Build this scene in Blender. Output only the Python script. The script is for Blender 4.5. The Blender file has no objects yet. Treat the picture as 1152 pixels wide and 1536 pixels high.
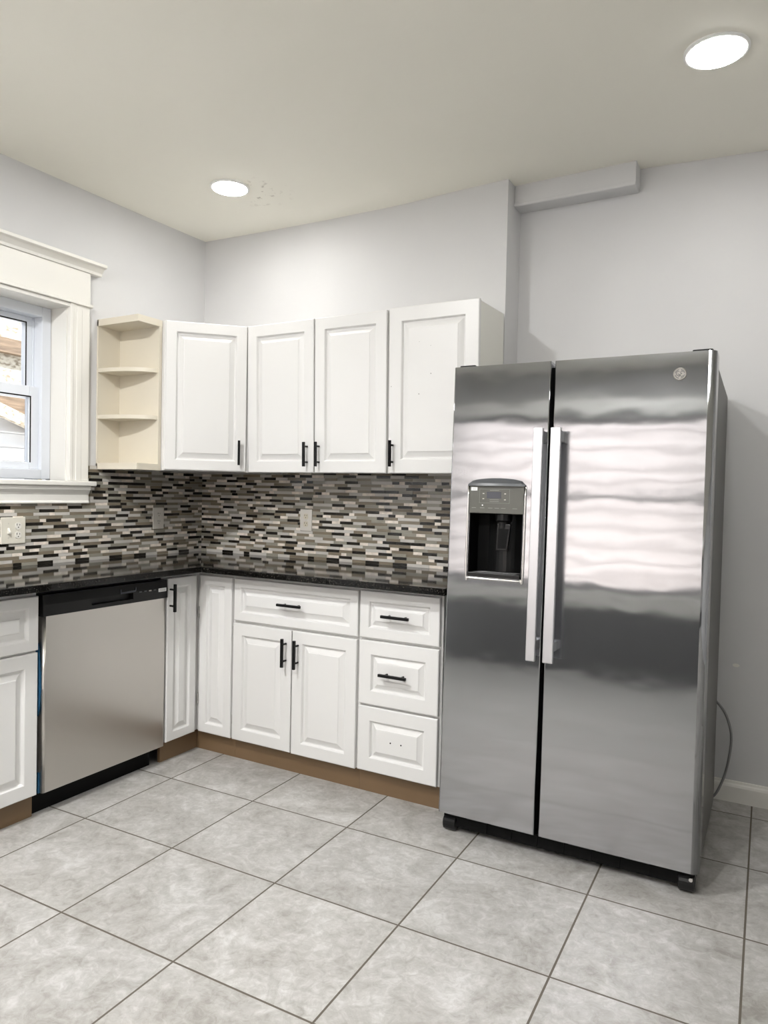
import bpy, bmesh, math, random
from mathutils import Vector, Matrix
PI = math.pi
S = bpy.context.scene
C = S.collection

# ------------------------------------------------------------------ camera
cam_d = bpy.data.cameras.new('camera')
cam_d.sensor_fit = 'HORIZONTAL'; cam_d.sensor_width = 36.0
cam_d.lens = 1074.7945 / 1152 * 36.0
cam_d.clip_start = 0.05
cam = bpy.data.objects.new('camera', cam_d); C.objects.link(cam)
_r = Vector((0.87354518, 0.48628764, 0.02105127)); _u = Vector((-0.03144246, 0.01321725, 0.99941817))
_f = Vector((-0.48572646, 0.87369883, -0.02683595))
M = Matrix((( _r.x, _u.x, -_f.x, 2.84659), (_r.y, _u.y, -_f.y, -3.01461), (_r.z, _u.z, -_f.z, 1.21126), (0, 0, 0, 1)))
cam.matrix_world = M
S.camera = cam

# ------------------------------------------------------------------ light, exposure
EXPOSURE = 1.83
SUN = 3.2
SKY = 0.5
LAMP = 25.0
LAMP_FILL = 235.0  # strength of the added fill lamps outside the view
S.view_settings.view_transform = 'Standard'
S.view_settings.look = 'None'
S.view_settings.gamma = 1.0
S.view_settings.use_curve_mapping = False
S.view_settings.exposure = EXPOSURE
S.cycles.use_denoising = True
S.cycles.max_bounces = 12
S.cycles.diffuse_bounces = 6
S.cycles.sample_clamp_indirect = 12.0
w = bpy.data.worlds.new('sky'); S.world = w; w.use_nodes = True
bg = w.node_tree.nodes['Background']
bg.inputs['Color'].default_value = (0.80, 0.89, 1.0, 1); bg.inputs['Strength'].default_value = SKY
sd = bpy.data.lights.new('sun', 'SUN'); sd.energy = SUN; sd.angle = 0.01; sd.color = (1.0, 0.97, 0.93)
so = bpy.data.objects.new('sun', sd); C.objects.link(so)
so.rotation_euler = Vector((-0.45, -0.60, -0.66)).to_track_quat('-Z', 'Y').to_euler()
so.location = (6, 6, 8)

# ------------------------------------------------------------------ materials
def mat(name, col=(0.8, 0.8, 0.8), rough=0.5, metal=0.0, spec=0.5, emit=None, estr=0.0, coat=0.0):
    m = bpy.data.materials.new(name); m.use_nodes = True
    b = m.node_tree.nodes['Principled BSDF']
    b.inputs['Base Color'].default_value = (*col, 1)
    b.inputs['Roughness'].default_value = rough
    b.inputs['Metallic'].default_value = metal
    b.inputs['Specular IOR Level'].default_value = spec
    b.inputs['Coat Weight'].default_value = coat
    if emit:
        b.inputs['Emission Color'].default_value = (*emit, 1)
        b.inputs['Emission Strength'].default_value = estr
    return m

class NT:
    def __init__(s, m): s.t = m.node_tree; s.b = s.t.nodes['Principled BSDF']
    def n(s, kind, **kw):
        x = s.t.nodes.new(kind)
        for k, v in kw.items(): setattr(x, k, v)
        return x
    def l(s, a, b): s.t.links.new(a, b)
    def coord(s, scale=(1, 1, 1), rot=(0, 0, 0), loc=(0, 0, 0), out='Object'):
        c = s.n('ShaderNodeTexCoord'); mp = s.n('ShaderNodeMapping')
        mp.inputs['Scale'].default_value = scale; mp.inputs['Rotation'].default_value = rot; mp.inputs['Location'].default_value = loc
        s.l(c.outputs[out], mp.inputs['Vector']); return mp.outputs['Vector']
    def noise(s, vec, scale, detail=3.0, rough=0.5):
        x = s.n('ShaderNodeTexNoise'); x.inputs['Scale'].default_value = scale
        x.inputs['Detail'].default_value = detail; x.inputs['Roughness'].default_value = rough
        s.l(vec, x.inputs['Vector']); return x.outputs['Fac']
    def ramp(s, fac, stops):
        x = s.n('ShaderNodeValToRGB'); e = x.color_ramp.elements
        while len(e) < len(stops): e.new(0.5)
        for q, (p, c) in zip(e, stops): q.position = p; q.color = (*c, 1) if len(c) == 3 else c
        s.l(fac, x.inputs['Fac']); return x.outputs['Color']
    def math(s, op, a, b=None, c=None):
        x = s.n('ShaderNodeMath', operation=op)
        for k, v in enumerate((a, b, c)):
            if v is None: continue
            if isinstance(v, (int, float)): x.inputs[k].default_value = v
            else: s.l(v, x.inputs[k])
        return x.outputs[0]
    def mix(s, fac, a, b):
        x = s.n('ShaderNodeMix', data_type='RGBA')
        for k, v in ((0, fac), (6, a), (7, b)):
            if isinstance(v, (int, float)): x.inputs[k].default_value = v
            elif isinstance(v, tuple): x.inputs[k].default_value = (*v, 1)
            else: s.l(v, x.inputs[k])
        return x.outputs[2]
    def bump(s, h, strength, dist):
        x = s.n('ShaderNodeBump'); x.inputs['Strength'].default_value = strength; x.inputs['Distance'].default_value = dist
        s.l(h, x.inputs['Height']); s.l(x.outputs['Normal'], s.b.inputs['Normal']); return x

def painted(name, col, rough, bscale=60, bdist=0.0006, var=0.03):
    m = mat(name, col, rough); t = NT(m); v = t.coord()
    n = t.noise(v, 1.7, 4)
    t.l(t.ramp(n, [(0.3, tuple(c * (1 - var) for c in col)), (0.7, tuple(min(1, c * (1 + var)) for c in col))]), t.b.inputs['Base Color'])
    t.bump(t.noise(v, bscale, 3), 0.35, bdist); return m

M_WALL = painted('wall paint', (0.635, 0.635, 0.64), 0.55, 35, 0.0012)
M_WALLD = painted('taupe wall paint', (0.36, 0.355, 0.34), 0.55, 35, 0.0012)
M_TRIM = painted('trim paint', (0.80, 0.785, 0.74), 0.32, 14, 0.001, 0.02)
M_CAB = painted('white cabinet paint', (0.70, 0.695, 0.682), 0.34, 25, 0.0005, 0.015)
M_CREAM = painted('cream shelf laminate', (0.68, 0.63, 0.525), 0.4, 25, 0.0003, 0.015)
M_CARC = painted('cabinet side paint', (0.76, 0.755, 0.70), 0.4, 25, 0.0004, 0.02)
M_KICK = painted('brown toe kick', (0.165, 0.104, 0.054), 0.45, 30, 0.0004, 0.10)
M_BLACK = mat('black handle metal', (0.004, 0.004, 0.004), 0.4, spec=0.25)
M_BPLAS = mat('black plastic', (0.007, 0.007, 0.007), 0.3, spec=0.3)
M_DARK = mat('black void plastic', (0.0025, 0.0025, 0.0025), 0.6, spec=0.15)
M_GREYP = mat('grey dispenser plastic', (0.105, 0.105, 0.09), 0.38)
M_COWL = mat('charcoal dispenser cap', (0.075, 0.08, 0.085), 0.35)
M_BODY = painted('grey fridge side', (0.078, 0.076, 0.066), 0.42, 120, 0.0004, 0.03)
M_VINYL = mat('white vinyl', (0.74, 0.77, 0.82), 0.3)
M_PLATE = mat('ivory plate', (0.72, 0.69, 0.60), 0.35)
M_PLATEG = mat('grey plate', (0.62, 0.59, 0.54), 0.35)
M_RECW = mat('receptacle white', (0.80, 0.78, 0.72), 0.3)
M_RECT = mat('receptacle tan', (0.60, 0.55, 0.44), 0.35)
M_WHITE = mat('white sticker', (0.85, 0.85, 0.85), 0.5)
M_INK = mat('grey print', (0.30, 0.30, 0.28), 0.5)
M_LCD = mat('display glass', (0.05, 0.055, 0.07), 0.15)
M_BLUE = mat('blue protective film', (0.01, 0.10, 0.22), 0.35)
M_CHROME = mat('chrome', (0.75, 0.74, 0.72), 0.12, 1.0)
M_CORD = mat('grey cord', (0.22, 0.22, 0.22), 0.5)
M_LAMP = mat('lamp diffuser', (0.9, 0.9, 0.9), 0.5, emit=(1.0, 0.985, 0.95), estr=LAMP)
M_LAMPFILL = mat('added fill lamp diffuser', (0.9, 0.9, 0.9), 0.5, emit=(1.0, 1.0, 0.995), estr=LAMP_FILL)
M_RING = mat('lamp trim', (0.85, 0.85, 0.83), 0.4)
M_GROUT = mat('grout', (0.44, 0.41, 0.36), 0.85)

m = M_CEIL = mat('ceiling paint', (0.66, 0.645, 0.595), 0.7); t = NT(m); v = t.coord()
base = t.ramp(t.noise(v, 0.9, 3), [(0.3, (0.83, 0.81, 0.725)), (0.7, (0.86, 0.84, 0.76))])
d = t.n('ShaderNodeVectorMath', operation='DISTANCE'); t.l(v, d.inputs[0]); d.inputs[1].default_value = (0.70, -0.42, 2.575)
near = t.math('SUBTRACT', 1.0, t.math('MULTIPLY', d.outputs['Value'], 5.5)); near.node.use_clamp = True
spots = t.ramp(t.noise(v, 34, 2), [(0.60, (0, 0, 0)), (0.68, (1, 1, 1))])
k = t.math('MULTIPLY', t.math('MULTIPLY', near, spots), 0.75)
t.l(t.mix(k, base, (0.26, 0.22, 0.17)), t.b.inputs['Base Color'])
t.bump(t.noise(v, 5, 4), 0.3, 0.004)

# floor tiles: 0.4282 m squares, stone look
m = M_FLOOR = mat('stone look floor tile', (0.5, 0.48, 0.44), 0.32); t = NT(m)
TS = 0.4282; A = 0.0148
c = t.n('ShaderNodeTexCoord'); mp = t.n('ShaderNodeMapping', vector_type='TEXTURE')
mp.inputs['Location'].default_value = (1.0791, -0.8397, 0); mp.inputs['Rotation'].default_value = (0, 0, A); mp.inputs['Scale'].default_value = (TS, TS, TS)
t.l(c.outputs['Object'], mp.inputs['Vector'])
sp = t.n('ShaderNodeSeparateXYZ'); t.l(mp.outputs['Vector'], sp.inputs[0])
def edge(o):
    f = t.math('FRACT', o); return t.math('MINIMUM', f, t.math('SUBTRACT', 1.0, f))
e = t.math('MINIMUM', edge(sp.outputs[0]), edge(sp.outputs[1]))
gr = t.math('LESS_THAN', e, 0.0066)
fl = t.n('ShaderNodeVectorMath', operation='FLOOR'); t.l(mp.outputs['Vector'], fl.inputs[0])
wn = t.n('ShaderNodeTexWhiteNoise'); t.l(fl.outputs['Vector'], wn.inputs['Vector'])
off = t.n('ShaderNodeVectorMath', operation='MULTIPLY_ADD'); t.l(wn.outputs['Color'], off.inputs[0]); off.inputs[1].default_value = (9, 9, 9); t.l(mp.outputs['Vector'], off.inputs[2])
n1 = t.noise(off.outputs['Vector'], 2.6, 8, 0.68); n2 = t.noise(off.outputs['Vector'], 15, 8, 0.72)
n1.node.inputs['Distortion'].default_value = 1.1; n2.node.inputs['Distortion'].default_value = 0.8
nn = t.math('ADD', t.math('MULTIPLY', n1, 0.55), t.math('MULTIPLY', n2, 0.45))
col = t.ramp(nn, [(0.36, (0.25, 0.238, 0.217)), (0.45, (0.338, 0.326, 0.305)), (0.53, (0.41, 0.40, 0.382)), (0.64, (0.54, 0.535, 0.522))])
tint = t.math('ADD', 0.94, t.math('MULTIPLY', wn.outputs['Value'], 0.12))
hs = t.n('ShaderNodeHueSaturation'); t.l(col, hs.inputs['Color']); t.l(tint, hs.inputs['Value'])
t.l(t.mix(gr, hs.outputs['Color'], (0.105, 0.09, 0.07)), t.b.inputs['Base Color'])
t.l(t.math('ADD', 0.30, t.math('MULTIPLY', gr, 0.5)), t.b.inputs['Roughness'])
hgt = t.math('SUBTRACT', t.math('MULTIPLY', nn, 0.25), gr)
t.bump(hgt, 0.5, 0.0015)

# black granite
m = M_GRAN = mat('black granite', (0.012, 0.011, 0.010), 0.06, spec=0.28); t = NT(m); v = t.coord()
n = t.noise(v, 190, 3, 0.7)
fle = t.ramp(n, [(0.50, (0.003, 0.0028, 0.0025)), (0.60, (0.012, 0.011, 0.010)), (0.72, (0.13, 0.12, 0.10))])
t.l(fle, t.b.inputs['Base Color'])

# mosaic tile colours
def tilemat(name, col, rough, stone=False):
    m = mat(name, col, rough); t = NT(m); v = t.coord()
    n = t.noise(v, 45 if stone else 8, 4)
    a = 0.16 if stone else 0.10
    t.l(t.ramp(n, [(0.3, tuple(c * (1 - a) for c in col)), (0.7, tuple(min(1, c * (1 + a)) for c in col))]), t.b.inputs['Base Color'])
    if stone: t.bump(t.noise(v, 160, 3), 0.4, 0.0006)
    return m
M_TILE = [M_GROUT,
          tilemat('dark brown glass tile', (0.016, 0.014, 0.011), 0.10),
          tilemat('taupe glass tile', (0.22, 0.185, 0.135), 0.14),
          tilemat('sage grey glass tile', (0.31, 0.295, 0.245), 0.14),
          tilemat('pale grey glass tile', (0.58, 0.555, 0.515), 0.18),
          tilemat('cream marble tile', (0.80, 0.725, 0.64), 0.45, True)]

# brushed stainless: vertical brushing
def steel(name, col, rough, wav, aniso=1.0, vert=True, wsc=(1, 1, 1.6)):
    m = mat(name, col, rough, 1.0); t = NT(m)
    tg = t.n('ShaderNodeTangent', direction_type='UV_MAP'); tg.uv_map = 'brush'
    t.b.inputs['Anisotropic'].default_value = aniso
    t.l(tg.outputs['Tangent'], t.b.inputs['Tangent'])
    v = t.coord(scale=(1, 1, 1)); vb = t.coord(scale=(400, 400, 3) if vert else (3, 400, 400))
    br = t.noise(vb, 1.0, 2)
    sm = t.noise(t.coord(scale=(3, 3, 1.2)), 2.0, 3)
    t.l(t.math('ADD', rough - 0.03, t.math('ADD', t.math('MULTIPLY', sm, 0.05), t.math('MULTIPLY', br, 0.02))), t.b.inputs['Roughness'])
    if wav: t.bump(t.noise(t.coord(scale=wsc), 4.5, 1.5), 1.0, wav)
    return m
M_STEEL = steel('brushed stainless fridge door', (0.415, 0.422, 0.435), 0.115, 0.0010)
M_STEELD = steel('brushed stainless dishwasher', (0.60, 0.575, 0.54), 0.30, 0.0012, 0.6, True, (1.6, 1.6, 0.16))
M_STEELH = mat('satin steel handle', (0.66, 0.66, 0.68), 0.40, 1.0)
M_BADGE = mat('badge metal', (0.34, 0.325, 0.30), 0.5, 1.0)

# glass pane: clear with a fresnel reflection
m = M_GLASS = bpy.data.materials.new('window glass'); m.use_nodes = True; nt = m.node_tree; nt.nodes.clear()
o = nt.nodes.new('ShaderNodeOutputMaterial'); mx = nt.nodes.new('ShaderNodeMixShader'); tr = nt.nodes.new('ShaderNodeBsdfTransparent')
gl = nt.nodes.new('ShaderNodeBsdfGlossy'); gl.inputs['Roughness'].default_value = 0.0; fr = nt.nodes.new('ShaderNodeFresnel'); fr.inputs['IOR'].default_value = 1.3
nt.links.new(fr.outputs[0], mx.inputs[0]); nt.links.new(tr.outputs[0], mx.inputs[1]); nt.links.new(gl.outputs[0], mx.inputs[2]); nt.links.new(mx.outputs[0], o.inputs[0])

M_SIDE = mat('white vinyl siding', (0.80, 0.73, 0.70), 0.5)
m = M_WOOD = mat('weathered brown wood', (0.20, 0.13, 0.08), 0.7); t = NT(m)
t.l(t.ramp(t.noise(t.coord(scale=(3, 3, 26)), 2, 4), [(0.3, (0.12, 0.08, 0.05)), (0.7, (0.28, 0.20, 0.13))]), t.b.inputs['Base Color'])
M_GREYTRIM = mat('grey outer trim', (0.42, 0.43, 0.45), 0.6); M_YELTRIM = mat('cream outer trim', (0.75, 0.68, 0.48), 0.6)
M_SIDE2 = mat('bright white siding', (0.88, 0.87, 0.86), 0.5)
M_FRAME2 = mat('window frame with backlit shade', (0.10, 0.10, 0.105), 0.4)  # dark colour stands in for the backlit shade on the rear frame
m = M_OSB = mat('pale sheathing board', (0.62, 0.55, 0.42), 0.7); t = NT(m)
t.l(t.ramp(t.noise(t.coord(scale=(5, 5, 9)), 5, 4), [(0.35, (0.30, 0.24, 0.17)), (0.5, (0.62, 0.56, 0.45)), (0.7, (0.72, 0.68, 0.58))]), t.b.inputs['Base Color'])
M_GROUND = mat('concrete yard', (0.45, 0.44, 0.42), 0.9)

# ------------------------------------------------------------------ mesh helpers
def bm_obj(name, bm, mats, parent=None, loc=None, smooth=False, bevel=0.0, seg=2, autos=False):
    me = bpy.data.meshes.new(name)
    bmesh.ops.recalc_face_normals(bm, faces=bm.faces)
    if smooth:
        for f in bm.faces: f.smooth = True
    bm.to_mesh(me); bm.free()
    for x in (mats if isinstance(mats, (list, tuple)) else [mats]): me.materials.append(x)
    o = bpy.data.objects.new(name, me); C.objects.link(o)
    if parent: o.parent = parent
    if loc: o.location = loc
    if bevel:
        b = o.modifiers.new('bevel', 'BEVEL'); b.width = bevel; b.segments = seg; b.limit_method = 'ANGLE'; b.angle_limit = math.radians(40)
    return o
def box(bm, a, b, mi=0):
    x0, y0, z0 = a; x1, y1, z1 = b
    vs = [bm.verts.new(p) for p in ((x0, y0, z0), (x1, y0, z0), (x1, y1, z0), (x0, y1, z0), (x0, y0, z1), (x1, y0, z1), (x1, y1, z1), (x0, y1, z1))]
    for q in ((0, 3, 2, 1), (4, 5, 6, 7), (0, 1, 5, 4), (1, 2, 6, 5), (2, 3, 7, 6), (3, 0, 4, 7)):
        bm.faces.new([vs[i] for i in q]).material_index = mi
def B(name, a, b, m, parent=None, bevel=0.0, seg=2):
    bm = bmesh.new(); box(bm, a, b); return bm_obj(name, bm, m, parent, bevel=bevel, seg=seg)
def prism(bm, poly, z0, z1):
    lo = [bm.verts.new((x, y, z0)) for x, y in poly]; hi = [bm.verts.new((x, y, z1)) for x, y in poly]
    n = len(poly); bm.faces.new(lo[::-1]); bm.faces.new(hi)
    for i in range(n): bm.faces.new((lo[i], lo[(i + 1) % n], hi[(i + 1) % n], hi[i]))
def prism_y(bm, poly, y0, y1):       # polygon in XZ, extruded along y
    lo = [bm.verts.new((x, y0, z)) for x, z in poly]; hi = [bm.verts.new((x, y1, z)) for x, z in poly]
    n = len(poly); bm.faces.new(lo); bm.faces.new(hi[::-1])
    for i in range(n): bm.faces.new((lo[i], hi[i], hi[(i + 1) % n], lo[(i + 1) % n]))
def prism_x(bm, poly, x0, x1):       # polygon in YZ, extruded along x
    lo = [bm.verts.new((x0, y, z)) for y, z in poly]; hi = [bm.verts.new((x1, y, z)) for y, z in poly]
    n = len(poly); bm.faces.new(lo); bm.faces.new(hi[::-1])
    for i in range(n): bm.faces.new((lo[i], hi[i], hi[(i + 1) % n], lo[(i + 1) % n]))
def lathe(bm, prof, axis='z', centre=(0, 0, 0), n=32):
    rings = []
    for r, h in prof:
        ring = []
        for i in range(n):
            a = 2 * PI * i / n; p, q = r * math.cos(a), r * math.sin(a)
            P = {'z': (p, q, h), 'y': (p, h, q), 'x': (h, p, q)}[axis]
            ring.append(bm.verts.new((P[0] + centre[0], P[1] + centre[1], P[2] + centre[2])))
        rings.append(ring)
    for a, b in zip(rings, rings[1:]):
        for i in range(n): bm.faces.new((a[i], a[(i + 1) % n], b[(i + 1) % n], b[i]))
    bm.faces.new(rings[0][::-1]); bm.faces.new(rings[-1])
def tube(bm, pts, r, n=8):
    pts = [Vector(p) for p in pts]; rings = []
    for i, p in enumerate(pts):
        d = (pts[min(i + 1, len(pts) - 1)] - pts[max(i - 1, 0)]).normalized()
        a = d.cross(Vector((0, 1, 0.01))).normalized(); b = d.cross(a).normalized()
        rings.append([bm.verts.new(p + a * r * math.cos(2 * PI * k / n) + b * r * math.sin(2 * PI * k / n)) for k in range(n)])
    for a, b in zip(rings, rings[1:]):
        for k in range(n): bm.faces.new((a[k], a[(k + 1) % n], b[(k + 1) % n], b[k]))
    bm.faces.new(rings[0][::-1]); bm.faces.new(rings[-1])
def spline(P, k=8):
    P = [Vector(p) for p in P]; out = []
    for i in range(len(P) - 1):
        p0, p1, p2, p3 = P[max(i - 1, 0)], P[i], P[i + 1], P[min(i + 2, len(P) - 1)]
        for j in range(k):
            s = j / k
            out.append(0.5 * ((2 * p1) + (-p0 + p2) * s + (2 * p0 - 5 * p1 + 4 * p2 - p3) * s * s + (-p0 + 3 * p1 - 3 * p2 + p3) * s ** 3))
    return out + [P[-1]]
def empty(name, loc=(0, 0, 0), rot=(0, 0, 0), label=None, cat=None, group=None, kind=None):
    o = bpy.data.objects.new(name, None); C.objects.link(o); o.location = loc; o.rotation_euler = rot; o.empty_display_size = 0.1
    tag(o, label, cat, group, kind); return o
def tag(o, label=None, cat=None, group=None, kind=None):
    if label: o['label'] = label
    if cat: o['category'] = cat
    if group: o['group'] = group
    if kind: o['kind'] = kind
    return o
def struct(o, label, cat): return tag(o, label, cat, kind='structure')
def uv_brush(o, plane='xz'):
    me = o.data; uv = me.uv_layers.new(name='brush')
    for l in me.loops:
        p = me.vertices[l.vertex_index].co; uv.data[l.index].uv = (p.x + 0.37 * p.y, p.z)

# raised panel front in the XZ plane, facing -Y with its face at y
def raised(name, x0, x1, z0, z1, y, m, parent, T=0.019, frame=0.054, spread=0.030):
    s = min(x1 - x0, z1 - z0)
    if s < 0.21: frame, spread = min(frame, s * 0.235), min(spread, s * 0.17)
    rings = [(0, T), (0, 0.0025), (0.003, 0), (frame - 0.004, 0), (frame - 0.001, 0.003), (frame + 0.001, 0.0085), (frame + 0.003, 0.0115), (frame + 0.007, 0.012),
             (frame + spread - 0.002, 0.0028), (frame + spread, 0.0005), (frame + spread + 0.003, 0.0)]
    bm = bmesh.new(); R = []
    for i, dpt in rings:
        R.append([bm.verts.new(p) for p in ((x0 + i, y + dpt, z0 + i), (x1 - i, y + dpt, z0 + i), (x1 - i, y + dpt, z1 - i), (x0 + i, y + dpt, z1 - i))])
    for a, b in zip(R, R[1:]):
        for k in range(4): bm.faces.new((a[k], a[(k + 1) % 4], b[(k + 1) % 4], b[k]))
    bm.faces.new(R[-1]); bm.faces.new(R[0][::-1])
    return bm_obj(name, bm, m, parent)
def pull(parent, x, z, y, vertical=True, L=0.122, stand=0.030):
    bm = bmesh.new(); h = 0.0055
    if vertical:
        box(bm, (x - h, y - stand - h, z - L / 2), (x + h, y - stand + h, z + L / 2))
        for q in (-0.036, 0.036): lathe(bm, [(0.0042, y - stand), (0.0042, y)], 'y', (x, 0, z + q), 12)
    else:
        box(bm, (x - L / 2, y - stand - h, z - h), (x + L / 2, y - stand + h, z + h))
        for q in (-0.036, 0.036): lathe(bm, [(0.0042, y - stand), (0.0042, y)], 'y', (x + q, 0, z), 12)
    o = bm_obj('handle', bm, M_BLACK, parent, bevel=0.0012); o['label'] = 'black bar pull'; return o

# ------------------------------------------------------------------ room shell
RX, RY = 4.2, -4.4
bm = bmesh.new(); box(bm, (-0.15, RY - 0.15, -0.1), (RX + 0.15, 0.45, 0.0))
struct(bm_obj('floor', bm, M_FLOOR), 'beige grey stone look square floor tiles with thin dark grout', 'floor')

KX = [(-0.3, 2.583), (0, 2.583), (0.4, 2.574), (0.77, 2.570), (1.22, 2.571), (1.53, 2.585), (1.76, 2.592), (2.3, 2.600), (2.75, 2.579), (3.2, 2.572), (5, 2.57)]
def ceil_z(x, y):
    for (a, za), (b, zb) in zip(KX, KX[1:]):
        if a <= x <= b: k = za + (zb - za) * (x - a) / (b - a); break
    return 2.566 + (k - 2.566) * math.exp(-max(0.0, -y) / 0.7)
bm = bmesh.new(); nx, ny = 48, 54
G = [[bm.verts.new((-0.15 + 4.5 * i / nx, RY - 0.15 + (0.45 - RY + 0.15) * j / ny, ceil_z(-0.15 + 4.5 * i / nx, RY - 0.15 + (0.45 - RY + 0.15) * j / ny))) for j in range(ny + 1)] for i in range(nx + 1)]
for i in range(nx):
    for j in range(ny): bm.faces.new((G[i][j], G[i][j + 1], G[i + 1][j + 1], G[i + 1][j]))
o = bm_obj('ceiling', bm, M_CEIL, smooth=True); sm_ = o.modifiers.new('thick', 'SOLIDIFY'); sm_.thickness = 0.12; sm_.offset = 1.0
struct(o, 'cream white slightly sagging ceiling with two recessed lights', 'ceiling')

bm = bmesh.new(); prism(bm, [(-0.15, 0), (1.757, 0), (1.757, 0.175), (RX + 0.15, 0.175), (RX + 0.15, 0.45), (-0.15, 0.45)], 0, 2.66)
wall_back = struct(bm_obj('wall_back', bm, M_WALL), 'pale grey back wall stepping back beside the fridge', 'wall')

W1 = (-1.62, -0.868, 1.2355, 2.03)       # window opening in the left wall: y0 y1 z0 z1
bm = bmesh.new()
for a, b in (((-0.15, RY - 0.15, 0), (0, W1[0], 2.66)), ((-0.15, W1[1], 0), (0, 0, 2.66)), ((-0.15, W1[0], 0), (0, W1[1], W1[2])), ((-0.15, W1[0], W1[3]), (0, W1[1], 2.66))): box(bm, a, b)
wall_left = struct(bm_obj('wall_left', bm, M_WALL), 'pale grey left wall holding the white trimmed window', 'wall')

W2 = (0.18, 2.62, 0.68, 2.2)             # triple window in the wall behind the viewer: x0 x1 z0 z1
bm = bmesh.new()
for a, b in (((0, RY - 0.15, 0), (W2[0], RY, 2.66)), ((W2[1], RY - 0.15, 0), (RX, RY, 2.66)), ((W2[0], RY - 0.15, 0), (W2[1], RY, W2[2])), ((W2[0], RY - 0.15, W2[3]), (W2[1], RY, 2.66))): box(bm, a, b)
struct(bm_obj('wall_front', bm, M_WALLD), 'taupe wall behind the viewer with a wide window', 'wall')
bm = bmesh.new(); box(bm, (RX, RY - 0.15, 0), (RX + 0.15, 0.175, 2.66))
struct(bm_obj('wall_right', bm, M_WALL), 'grey wall on the right outside the view', 'wall')

M_DARKPANEL = painted('added dark panel colour', (0.10, 0.10, 0.10), 0.5, 30, 0.0005)  # for an added unseen panel that darkens the fridge reflection under the window
struct(B('trim_2', (0.02, RY, 0.0), (RX - 0.02, RY + 0.02, 0.55), M_DARKPANEL), 'added unseen dark panel below the rear window, darkening the fridge reflection', 'trim')
# boxed pipe chase under the ceiling, right of the step
bm = bmesh.new(); box(bm, (1.757, 0.085, 2.500), (2.277, 0.175, 2.64)); box(bm, (1.757, 0.079, 2.500), (2.277, 0.085, 2.514))
struct(bm_obj('trim_1', bm, M_WALL, bevel=0.003), 'grey boxed soffit under the ceiling right of the wall step', 'trim')
bm = bmesh.new(); prism_x(bm, [(0.175, 0), (0.160, 0), (0.160, 0.062), (0.163, 0.070), (0.168, 0.074), (0.170, 0.082), (0.175, 0.084)], 1.757, RX)
struct(bm_obj('baseboard_back', bm, M_TRIM), 'cream baseboard on the recessed wall right of the fridge', 'baseboard')

bm = bmesh.new(); prism_y(bm, [(2.7035 + 0.013 * math.cos(k * PI / 8), 0.5492 + 0.007 * math.sin(k * PI / 8)) for k in range(16)], 0.1738, 0.1752)
o = bm_obj('paint_patch', bm, M_TRIM, wall_back); o['label'] = 'small white paint dab on the grey wall'
# ------------------------------------------------------------------ backsplash mosaic
random.seed(11)
def mosaic(name, L, z0, z1, parent, holes=()):
    """tiles laid in local XZ facing -Y, backing of grout; one mesh, colour per tile"""
    bm = bmesh.new(); pitch = 0.01428; nrow = int((z1 - z0) / pitch + 0.5)
    def blk(a, b, c, d, y, mi):
        box(bm, (a, y, c), (b, 0, d), mi)
    regs = [(0, L, z0, z1)] if not holes else holes
    for (a, b, c, d) in regs: blk(a, b, c, d, -0.0060, 0)
    prev = 0; under = []
    for r in range(nrow):
        za = z0 + r * pitch; zb = za + pitch - 0.0011; x = -random.random() * 0.08; row = []
        while x < L:
            k = random.choices((1, 2, 3, 4, 5), (0.26, 0.22, 0.10, 0.24, 0.20))[0]
            for _ in range(6):
                bad = (k == prev and k != 1) or any(k == q and a_ < x + 0.06 and b_ > x + 0.01 for a_, b_, q in under) or (k == prev and random.random() < 0.6)
                if not bad: break
                k = random.choices((1, 2, 3, 4, 5), (0.22, 0.22, 0.12, 0.24, 0.20))[0]
            ln = {1: random.choice((0.038, 0.076, 0.076)), 2: random.choice((0.076, 0.115)), 3: random.choice((0.076, 0.115)), 4: random.choice((0.076, 0.115)), 5: random.choice((0.03, 0.048, 0.072))}[k]
            prev = k; row.append((x, x + ln, k)); a, b = max(0, x), min(L, x + ln - 0.0013); x += ln
            for (ra, rb, rc, rd) in regs:
                aa, bb, cc, dd = max(a, ra), min(b, rb), max(za, rc), min(zb, rd)
                if bb - aa > 0.003 and dd - cc > 0.003: blk(aa, bb, cc, dd, -0.0080, k)
        under = row
    return bm_obj(name, bm, M_TILE, parent)
CT = 0.8655; UB = 1.31
e = mosaic('backsplash', 1.755 - 0.009, CT, UB, wall_back); e.location = (0.009, 0, 0); e['label'] = 'strip mosaic of dark, taupe and cream tiles on back wall'
LL = 2.0
e = mosaic('backsplash', LL, CT, UB, wall_left, [(0, LL, CT, 1.135), (LL - 0.762, LL, 1.135, UB)]); e.location = (0, -LL, 0); e.rotation_euler = (0, 0, PI / 2)
e['label'] = 'strip mosaic of dark, taupe and cream tiles on left wall'

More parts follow.
